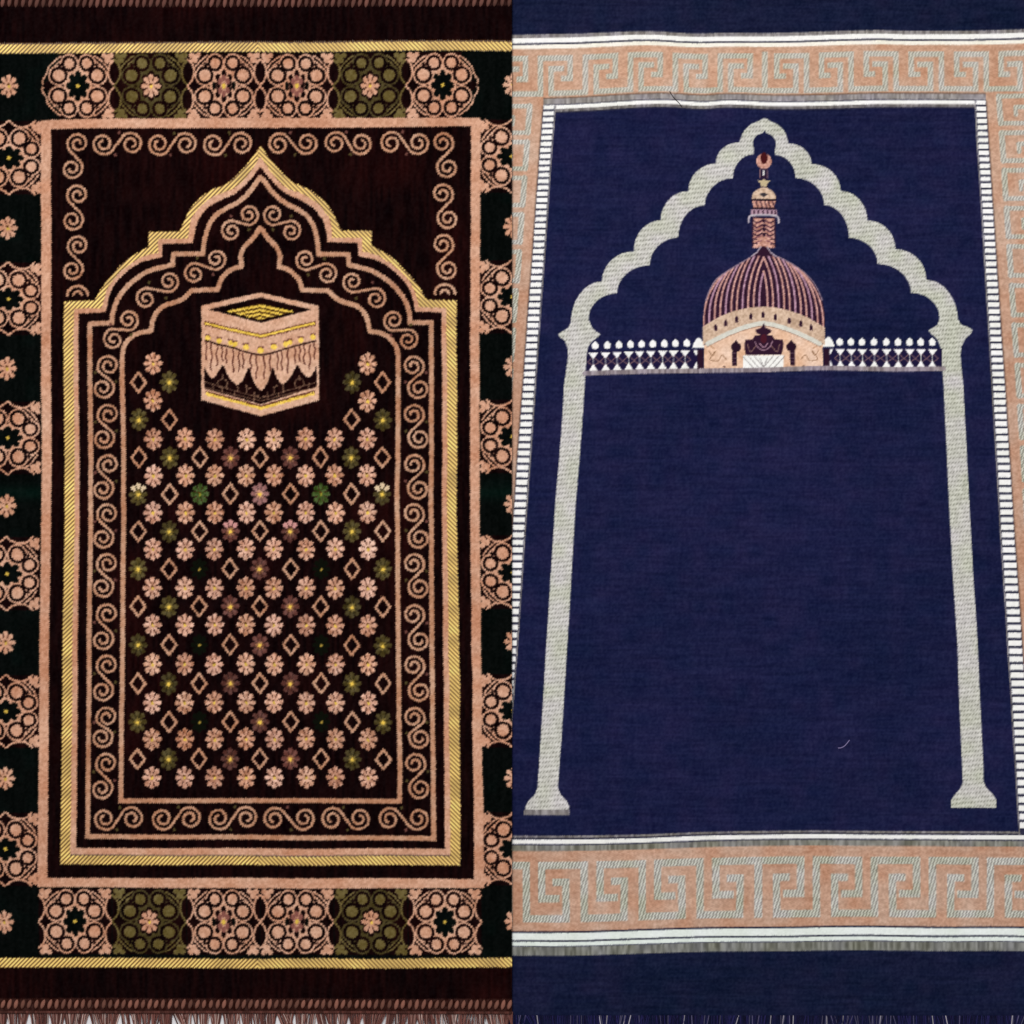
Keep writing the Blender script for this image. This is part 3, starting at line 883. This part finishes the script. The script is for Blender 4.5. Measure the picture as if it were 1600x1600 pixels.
# meander along the far end
MT = dict(y0=V0 + 36.0, y1=V0 + 67.5, y2=V0 + 90.0, y3=V0 + 52.0)
def mt_path(x0, m):
    f = lambda x: x if not m else 2385 - x
    return [(f(x0 - 10), MT['y1']), (f(x0), MT['y1']), (f(x0), MT['y0']), (f(x0 - 46.5), MT['y0']), (f(x0 - 46.5), MT['y2']), (f(x0 - 100), MT['y2']), (f(x0 - 100), MT['y3']), (f(x0 - 84), MT['y3'])]
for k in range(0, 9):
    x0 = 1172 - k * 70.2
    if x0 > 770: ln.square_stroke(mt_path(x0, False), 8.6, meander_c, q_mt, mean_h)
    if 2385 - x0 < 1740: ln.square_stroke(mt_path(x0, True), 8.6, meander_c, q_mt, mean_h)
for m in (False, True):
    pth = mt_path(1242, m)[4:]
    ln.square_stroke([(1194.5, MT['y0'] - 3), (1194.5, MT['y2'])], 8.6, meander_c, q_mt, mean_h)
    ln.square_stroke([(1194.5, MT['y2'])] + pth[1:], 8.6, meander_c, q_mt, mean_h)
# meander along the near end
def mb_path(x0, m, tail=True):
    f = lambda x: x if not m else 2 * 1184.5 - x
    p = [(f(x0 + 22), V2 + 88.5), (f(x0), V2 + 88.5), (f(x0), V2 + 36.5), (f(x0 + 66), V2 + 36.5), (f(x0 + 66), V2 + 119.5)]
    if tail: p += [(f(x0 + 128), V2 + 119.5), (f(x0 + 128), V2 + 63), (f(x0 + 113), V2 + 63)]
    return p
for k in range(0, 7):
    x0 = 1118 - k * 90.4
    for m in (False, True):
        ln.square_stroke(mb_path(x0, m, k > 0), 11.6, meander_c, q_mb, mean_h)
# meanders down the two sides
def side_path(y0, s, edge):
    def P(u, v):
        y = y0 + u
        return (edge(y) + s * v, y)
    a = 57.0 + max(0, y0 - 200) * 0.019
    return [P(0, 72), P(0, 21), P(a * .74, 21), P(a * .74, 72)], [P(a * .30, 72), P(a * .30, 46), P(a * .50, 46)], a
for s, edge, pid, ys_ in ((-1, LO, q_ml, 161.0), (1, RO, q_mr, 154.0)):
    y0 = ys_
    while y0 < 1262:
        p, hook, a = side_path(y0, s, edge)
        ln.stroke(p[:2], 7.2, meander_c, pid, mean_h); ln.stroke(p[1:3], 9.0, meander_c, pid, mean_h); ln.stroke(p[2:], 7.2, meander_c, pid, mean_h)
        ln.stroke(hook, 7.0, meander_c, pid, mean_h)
        y0 += a
# ladders
for (inn, out, pid, s) in ((LI, LO, q_ll, -1), (RI, RO, q_lr, 1)):
    ya, yb = V1 - 3, V2 - 4
    ln.poly([(inn(ya) - s * 1.8, ya), (inn(yb) - s * 1.8, yb), (inn(yb), yb), (inn(ya), ya)], greyc, pid, .1)
    ln.poly([(inn(ya), ya), (inn(yb), yb), (out(yb), yb), (out(ya), ya)], ink + 6, pid, 0.0)
    ln.poly([(out(ya), ya), (out(yb), yb), (out(yb) + s * 2.0, yb), (out(ya) + s * 2.0, ya)], peach * 0.72, pid, 0)
    y = V1 - 0.5
    while y < V2 - 6:
        per = 9.7 + max(0, y - 200) * 0.0034
        h = per * 0.34
        ln.poly([(inn(y) + s * .6, y - h), (out(y) - s * .6, y - h), (out(y) - s * .6, y + h), (inn(y) + s * .6, y + h)], white, pid, .45)
        y += per

# --- arch with columns
def quarter(c1, c2, n=9, k=1.0):
    (xa, ya), (xb, yb) = c1, c2
    return [(xa + (xb - xa) * math.sin(t), yb + (ya - yb) * math.cos(t)) for t in np.linspace(0, math.pi / 2, n)]
def arcs(cusps):
    out = []
    for a, b in zip(cusps[:-1], cusps[1:]): out += quarter(a, b)
    return out
oL = [(1155, 225), (1118, 257), (1075, 300), (1032, 345), (990, 393), (940, 440), (892, 505)]
oR = [(1232, 225), (1268, 257), (1314, 299), (1355, 345), (1399, 390), (1447, 438), (1496, 503)]
iL = [(1178, 243), (1145, 281), (1101, 322), (1060, 372), (1015, 415), (964, 459), (920, 498)]
iR = [(1211, 243), (1243, 279), (1288, 321), (1326, 372), (1371, 413), (1423, 458), (1467, 496)]
apex = smooth([(1155, 225), (1161, 209), (1172, 197), (1184, 191), (1194.5, 186), (1205, 191), (1217, 197), (1227, 209), (1232, 225)], 4)
hole = [(1178, 243)] + [(1194.3 + 18 * math.cos(t), 226 + 17 * math.sin(t)) for t in np.linspace(math.pi * 0.86, math.pi * 2.14, 24)] + [(1211, 243)]
ring = arcs(oL)[::-1] + apex[1:] + arcs(oR)[1:] + arcs(iR)[::-1] + hole[::-1] + arcs(iL)[1:]
ln.poly(ring, silver, q_arch, silver_h)
ln.poly([(1190, 211), (1194.3, 205), (1199, 211)], navy, q_field, 0)
colL = [(896, 488), (892, 503), (888, 512), (880, 517), (872, 522), (875, 527), (883, 533), (887, 545), (888, 556), (882, 600), (867, 800), (854, 1000), (842, 1200), (840, 1228), (836, 1238), (826, 1248), (821.5, 1256), (820.5, 1268), (889, 1268), (889.5, 1256), (885, 1247), (876, 1238), (872, 1228), (874, 1200), (887, 1000), (899, 800), (914, 600), (916.5, 556), (919, 542), (926, 533), (935, 527), (938, 522.5), (931, 518), (925, 512), (920, 500), (919, 488)]
colR = [(1469, 486), (1467, 498), (1464, 508), (1456, 513), (1449.5, 517), (1454, 522), (1463, 530), (1469, 545), (1470, 556), (1474, 600), (1483, 800), (1495, 1000), (1503, 1200), (1504, 1222), (1500, 1232), (1491, 1242), (1486, 1250), (1486, 1262), (1556, 1262), (1556.5, 1250), (1551, 1241), (1541, 1231), (1536.5, 1222), (1536, 1200), (1527, 1000), (1515, 800), (1505, 600), (1500, 556), (1501, 543), (1507, 530), (1516, 522), (1519, 516), (1511, 511), (1501, 508), (1496, 500), (1491, 488)]
ln.poly(colL, silver, q_cl, silver_h)
ln.poly(colR, silver, q_cr, silver_h)
ln.rect(819, 1260.5, 890, 1268.5, greyc, q_cl, .15)

# --- balustrades
def tri(cx, y0, w, h, up, c, pid):
    if up: ln.poly([(cx, y0), (cx + w, y0 + h), (cx - w, y0 + h)], c, pid, .4)
    else: ln.poly([(cx - w, y0), (cx + w, y0), (cx, y0 + h)], c, pid, .4)
BLU = np.array((54, 40, 80))
for (pid, bxs, yb_, slope, xa_, xb_) in ((q_bl, [930, 949, 967, 985, 1002, 1019.5, 1037.5, 1054.5, 1072.5], 541, -0.028, 917, 1098), (q_br, [1312, 1329.5, 1346.5, 1365, 1384, 1402, 1420, 1437.5, 1455.5], 535, 0.004, 1287, 1471)):
    y_at = lambda x: yb_ + (x - bxs[0]) * slope
    ln.poly([(xa_, y_at(xa_) + 9), (xb_, y_at(xb_) + 9), (xb_, y_at(xb_) + 40), (xa_, y_at(xa_) + 40)], np.array((30, 24, 58)), pid, 0)
    for x in bxs:
        y = y_at(x)
        ln.ell(x, y - 0.5, 5.2, 5.6, white, pid, .45)
        ln.poly([(x - 4.2, y - 3), (x, y - 8), (x + 4.2, y - 3)], white, pid, .45); ln.rect(x - 4.6, y - 1, x + 4.6, y + 4, white, pid, .45)
        xx = x - 3 + (0 if pid == q_bl else 3.5)
        ln.stroke([(xx - 9, y + 25), (xx, y + 17), (xx + 9, y + 25), (xx, y + 31), (xx - 9, y + 25)], 1.5, LILAC * 0.62, pid)
        ln.stroke([(xx, y + 16), (xx, y + 34)], 1.4, WHITE * 0.7, pid)
        tri(xx, y + 10.5, 7.6, 10, False, white, pid)
        tri(xx, y + 28, 7.4, 11.5, True, white, pid)
    xe = (1087 if pid == q_bl else 1297)
    tri(xe, y_at(xe) + 10.5, 4.5, 9, False, white, pid); tri(xe, y_at(xe) + 28, 4.5, 11, True, white, pid)
    xt = 1091 if pid == q_bl else 1294
    ln.poly(smooth([(xt - 10, y_at(xt) + 7), (xt - 6, y_at(xt) - 3), (xt, y_at(xt) - 9), (xt + 6, y_at(xt) - 3), (xt + 10, y_at(xt) + 7)], 4), white, pid, .45)
    ln.rect(xt - 2 if pid == q_bl else xt - 7, y_at(xt) + 10, xt + 7 if pid == q_bl else xt + 2, y_at(xt) + 40, PLUM * 0.9, pid, 0)
# --- mosque: dome, drum and wall
def Q(x, y): return (1080 + x / 6.957, 370 + y / 6.957)
def QL(*p): return [Q(*q) for q in p]
dome_out = smooth(QL((130, 1000), (132, 880), (160, 700), (240, 510), (330, 420), (450, 340), (600, 250), (690, 190), (740, 140), (782, 90), (825, 140), (880, 195), (1000, 245), (1150, 330), (1260, 420), (1345, 520), (1425, 690), (1452, 880), (1450, 1000)), 4)
ln.poly(dome_out, PLUM + ((n3 - .5) * 14)[..., None], q_dome, .1)
LT = np.array((214, 160, 150)); LT2 = np.array((182, 140, 160))
def ybase(x): return 760 + 215 * (abs(x - 785) / 650) ** 2
m_sl, m_tmp = ln.poly_mask([(1040, 230), (1340, 230), (1340, 560), (1040, 560)])
d_sl, d_in = ln.poly_mask(dome_out)
m_full = np.zeros(ln.X.shape, bool); m_full[d_sl] = d_in; m_in = m_full[m_sl]
keep_col, keep_pid = ln.col[m_sl].copy(), ln.pid[m_sl].copy()
keep_h = ln.hgt[m_sl].copy()
for i in range(11):
    d = 45 + i * 60.5
    H = 385 + 520 * (1 - math.exp(-(d - 45) / 170.0))
    for s_ in (-1, 1):
        pts = []
        for t in np.linspace(0, 1, 24):
            h = H * t
            pts.append(Q(785 + s_ * d * (1 - t ** 2.5) , ybase(785 + s_ * d) - h))
        cc = LT * 0.95 if (i + (s_ > 0)) % 3 else LT2
        ln.stroke(pts, 2.9, cc + ((n3 - .5) * 50)[..., None], q_dome, .3)
M_ = ~m_in
ln.col[m_sl][M_] = keep_col[M_]; ln.pid[m_sl][M_] = keep_pid[M_]; ln.hgt[m_sl][M_] = keep_h[M_]
# strokes stay inside the dome box, so restore the cloth just outside it
ln.stroke(dome_out[8:-8], 1.7, np.array((140, 120, 135)), q_dome, .2)
drum_t = [(x, ybase(x)) for x in np.linspace(122, 1452, 21)]
def yarch(x): return 905 + 235 * (abs(x - 785) / 630) ** 1.45
drum_b = [(x, yarch(x) + 20) for x in np.linspace(1452, 122, 21)]
tan = TAN + ((n3 - .5) * 50)[..., None] + (n4 - .5)[..., None] * 20
ln.poly(QL(*(drum_t + drum_b)), tan, q_dome, .3)
for (x, y) in ((265, 985), (375, 937), (495, 895), (650, 860), (782, 842), (915, 868), (1065, 905), (1190, 937), (1302, 980)):
    ln.poly(QL((x - 17, y + 38), (x - 17, y - 10), (x, y - 34), (x + 17, y - 10), (x + 17, y + 38)), PLUM, q_dome, 0)
blush = BLUSH + ((n3 - .5) * 36)[..., None] + (n4 - .5)[..., None] * np.array((10, 24, 36))
ln.poly(QL(*([(x, yarch(x) + 30) for x in np.linspace(138, 1428, 21)] + [(1428, 1430), (136, 1430)])), blush, q_mosque, .3)
ln.stroke(QL(*[(x, yarch(x) + 62) for x in np.linspace(165, 1405, 21)]), 1.6, np.array((150, 110, 90)), q_mosque, .2)
ln.stroke(QL(*[(x, yarch(x) + 34) for x in np.linspace(175, 1395, 21)]), 7.2, np.array((216, 213, 202)) + ((n3 - .5) * 22)[..., None], q_mosque, .4)
ln.poly(QL((785, 935), (805, 985), (872, 1015), (858, 1050), (815, 1065), (880, 1075), (905, 1115), (995, 1120), (1000, 1200), (975, 1285), (590, 1285), (575, 1200), (585, 1120), (665, 1118), (690, 1075), (755, 1065), (712, 1050), (695, 1015), (765, 985)), PLUM, q_mosque, .1)
ln.stroke(smooth(QL((690, 1140), (720, 1200), (785, 1235), (850, 1200), (880, 1140)), 5), 1.6, LT2 * 0.85, q_mosque)
ln.stroke(smooth(QL((740, 1160), (785, 1205), (830, 1160)), 5), 1.4, LT2, q_mosque)
ln.stroke(smooth(QL((610, 1170), (640, 1250), (700, 1190)), 5), 1.5, LT * 0.6, q_mosque); ln.stroke(smooth(QL((960, 1170), (930, 1250), (870, 1190)), 5), 1.5, LT * 0.6, q_mosque)
ln.ell(*Q(785, 1110), 5, 7, np.array((74, 26, 40)), q_mosque)
for x, xs_m in ((485, 468), (1085, 1097)):
    ln.poly(smooth(QL((x, 1118), (x + 18, 1145), (x + 55, 1185), (x + 40, 1235), (x, 1248), (x - 40, 1235), (x - 55, 1185), (x - 18, 1145), (x, 1118)), 3), PLUM * 0.85, q_mosque, .1)
    ln.rect(*Q(xs_m - 26, 1240), *Q(xs_m + 26, 1400), PLUM * 0.9, q_mosque, .1)
    for y in (1265, 1320, 1360): ln.stroke(QL((xs_m - 26, y), (xs_m + 26, y)), 0.9, LT2 * 0.6, q_mosque)
ln.rect(*Q(560, 1288), *Q(1000, 1425), white, q_mosque, .4)
for k in range(4):
    for s_ in (-1, 1):
        ln.stroke(QL((785 + s_ * (40 + k * 62), 1300 if k else 1320), (785 + s_ * max(0, (k * 62 - 66)), 1418)), 1.1, GREY * 1.05, q_mosque)
for s_ in (-1, 1):
    f = lambda x: 785 + s_ * (785 - x)
    ln.stroke(smooth(QL((f(190), 1240), (f(230), 1290), (f(260), 1240), (f(200), 1330), (f(290), 1345), (f(330), 1285), (f(380), 1330)), 5), 1.3, np.array((150, 112, 84)), q_mosque)
    ln.stroke(smooth(QL((f(210), 1190), (f(250), 1215)), 3), 1.3, np.array((160, 112, 74)), q_mosque)
    ln.ell(*Q(f(355), 1410), 2, 1.5, np.array((110, 84, 76)), q_mosque)
# base line under mosque and balustrades
base_l = [(914, 583.5), (1000, 581), (1098, 578.8), (1200, 578), (1290, 575), (1350, 576), (1400, 577.5), (1474, 576)]
ln.stroke(base_l, 7.2, greyc + np.array((10, 4, 10)), q_mosque, .2)
# --- minaret
def N(x, y): return (1140 + x / 7.273, 180 + y / 7.273)
def NL(*p): return [N(*q) for q in p]
PK = np.array((200, 148, 132)) + ((n3 - .5) * 80)[..., None]
def E7(x, y, rx, ry, c, h=.3): a = N(x, y); ln.ell(a[0], a[1], rx / 7.273, ry / 7.273, c, q_min, h)
ln.rect(*N(345, 610), *N(435, 835), np.array((38, 26, 52)), q_min, 0); E7(390, 530, 88, 88, PK); ln.poly(NL((350, 430), (430, 430), (415, 480), (365, 480)), navy, q_field, 0); E7(390, 495, 40, 68, np.array((70, 22, 26)), 0)
ln.stroke(NL((345, 630), (345, 720)), 1.6, LILAC * 0.7, q_min); ln.stroke(NL((430, 630), (430, 720)), 1.6, LILAC * 0.7, q_min)
ln.stroke(NL((386, 640), (386, 690)), 2.6, WHITE * .95, q_min, .3)
ln.stroke(NL((360, 700), (415, 700)), 1.6, PLUM, q_min)
ln.poly(NL((312, 748), (362, 752), (390, 728), (418, 752), (468, 748), (432, 782), (424, 818), (356, 818), (348, 782)), np.array((196, 176, 140)), q_min, .3)
ln.poly(smooth(NL((250, 962), (262, 900), (320, 850), (390, 828), (460, 850), (515, 900), (530, 962)), 4), TAN + ((n3 - .5) * 60)[..., None], q_min, .3)
ln.poly(NL((335, 900), (390, 890), (440, 905), (385, 940)), np.array((54, 50, 58)), q_min, 0)
ln.rect(*N(245, 958), *N(530, 985), PLUM * .7, q_min, 0)
ln.poly(NL((255, 982), (525, 982), (510, 1058), (270, 1058)), PK, q_min, .3)
for x in (300, 350, 400, 440, 490): ln.stroke(NL((x, 990), (x + 22, 1052)), 1.8, PLUM, q_min)
ln.rect(*N(260, 1056), *N(520, 1082), PLUM * .7, q_min, 0)
ln.rect(*N(240, 1078), *N(540, 1142), np.array((176, 142, 158)), q_min, .3)
for x in (275, 325, 380, 430, 480, 520): ln.rect(*N(x - 9, 1090), *N(x + 9, 1130), PLUM, q_min, 0)
ln.rect(*N(258, 1165), *N(516, 1510), PK, q_min, .25)
ln.stroke(smooth(NL((215, 1225), (222, 1165), (260, 1145), (390, 1138), (510, 1145), (550, 1165), (558, 1225)), 4), 3.0, np.array((190, 178, 186)), q_min, .35)
ln.stroke(NL((265, 1172), (510, 1172)), 1.5, PLUM, q_min)
for k, y in enumerate((1205, 1255, 1300, 1350, 1410, 1460)):
    for s_ in (-1, 1):
        ln.stroke(smooth(NL((388 + s_ * 120, y), (388 + s_ * 70, y + 22), (388 + s_ * 20, y - 8)), 4) if k < 4 else NL((388 + s_ * 122, y), (388 + s_ * 78, y + 4)), 2.0, PLUM, q_min)
for y in (1205, 1260, 1305, 1360): E7(388, y, 18, 22, PLUM, 0)
for y in (1190, 1232, 1280, 1325, 1375, 1430, 1480):
    for s_ in (-1, 1): E7(388 + s_ * 128, y, 12, 14, np.array((40, 32, 60)), 0)
for y in (1230, 1280, 1330, 1385, 1440):
    for s_ in (-1, 1): ln.stroke(NL((388 + s_ * 30, y - 12), (388 + s_ * 95, y + 12)), 1.5, np.array((120, 70, 84)), q_min)
ln.stroke(NL((258, 1180), (258, 1500)), 1.3, PLUM, q_min); ln.stroke(NL((516, 1180), (516, 1500)), 1.3, PLUM, q_min)
ln.poly(NL((340, 1510), (388, 1490), (436, 1510), (500, 1600), (276, 1600)), PLUM, q_dome, 0)
ln.stroke(NL((352, 1500), (310, 1560), (250, 1605)), 2.0, np.array((176, 160, 172)), q_dome); ln.stroke(NL((424, 1500), (466, 1560), (528, 1605)), 2.0, np.array((176, 160, 172)), q_dome)

# --- trim the cloth to its tapering outline
outside = (GX < EL(GY)) | (GX > ER(GY))
ln.pid[outside] = q_out
names_keep = list(ln.names)
ln.pid[ln.pid == q_out] = -1
# rolled edge
edge_m = (GX > ER(GY) - 12) & ~outside
ln.col[edge_m] = navy_end[edge_m]

def base_navy(px, py):
    d = np.clip((px - 800) / 60.0, 0, 1)
    w = 0.0016 * np.sin((px - 1020) / 27.0) * np.exp(-((px - 1075) / 90.0) ** 2) * np.exp(-((py - 120) / 60.0) ** 2)
    w = w + 0.0010 * np.sin(px / 38.0 + 1.0) * np.exp(-((py - 110) / 70.0) ** 2) + 0.0010 * np.sin(px / 44.0) * np.exp(-((py - 1400) / 90.0) ** 2)
    w = w + 0.0008 * np.sin(px / 90.0 + py / 140.0) + 0.0008 * np.sin(py / 75.0 - px / 210.0)
    return 0.0003 + d * (w + 0.0034)

navy_rug = empty('prayer_rug', (0.4, 0, 0))
tag(navy_rug, 'navy blue prayer rug with silver scalloped arch, domed mosque and peach key-pattern border', 'rug', 'prayer rugs laid side by side')
hold = empty('tmp_origin')
objs = ln.weave(base_navy, 0.0022, mats, navy_rug, 0.30)
bpy.data.objects.remove(hold)
for o in navy_rug.children: o.location.x = -0.4
def clip_base(px, py): return base_navy(px, py)
yy = np.linspace(ny0 + .4, ny1 - .4, 60)
bk = backing('backing', np.linspace(nx0 + .4, 1640, 50), yy, base_navy, 0.0017, M_back_navy, navy_rug)
bk.location.x = -0.4

def zn(x, y): return float(base_navy(np.array(float(x)), np.array(float(y))))
def pick_navy():
    r = random.random()
    if r < 0.045: return np.array((176, 170, 182)) * random.uniform(.7, 1.0)
    if r < 0.16: return np.array((90, 86, 118)) * random.uniform(.7, 1.0)
    return np.array((34, 32, 72)) * random.uniform(0.6, 1.2)
for args in ((1586, 1, 64), (-58, -1, 50)):
    y, dr, L_ = args
    st_ = fringe(802, 1738 if dr > 0 else 1630, y, dr, L_, 1.9, 0.00085, pick_navy, zn, 11, 6, 0.0028)
    f = tubes('fringe', st_, M_yarn, navy_rug)
    f.location.x = -0.4

# =================================================================== loose bits lying on the navy rug
th = [(1046, 143.5), (1050, 150), (1056, 157), (1061, 162), (1065, 168)]
o = tubes('loose_thread', [([(wx(x), wy(y), zn(x, y) + 0.0034) for x, y in smooth(th, 4)], 0.00055, (24, 20, 26))], M_yarn)
tag(o, 'short black thread lying across the striped band at the top of the navy rug', 'thread')
lt = [(1309, 1168.5), (1314, 1168), (1320, 1164.5), (1327, 1156)]
o = tubes('lint', [([(wx(x), wy(y), zn(x, y) + 0.0032) for x, y in smooth(lt, 4)], 0.0008, (128, 118, 160))], M_yarn)
tag(o, 'pale curved bit of lint on the plain navy field near the right column', 'lint')
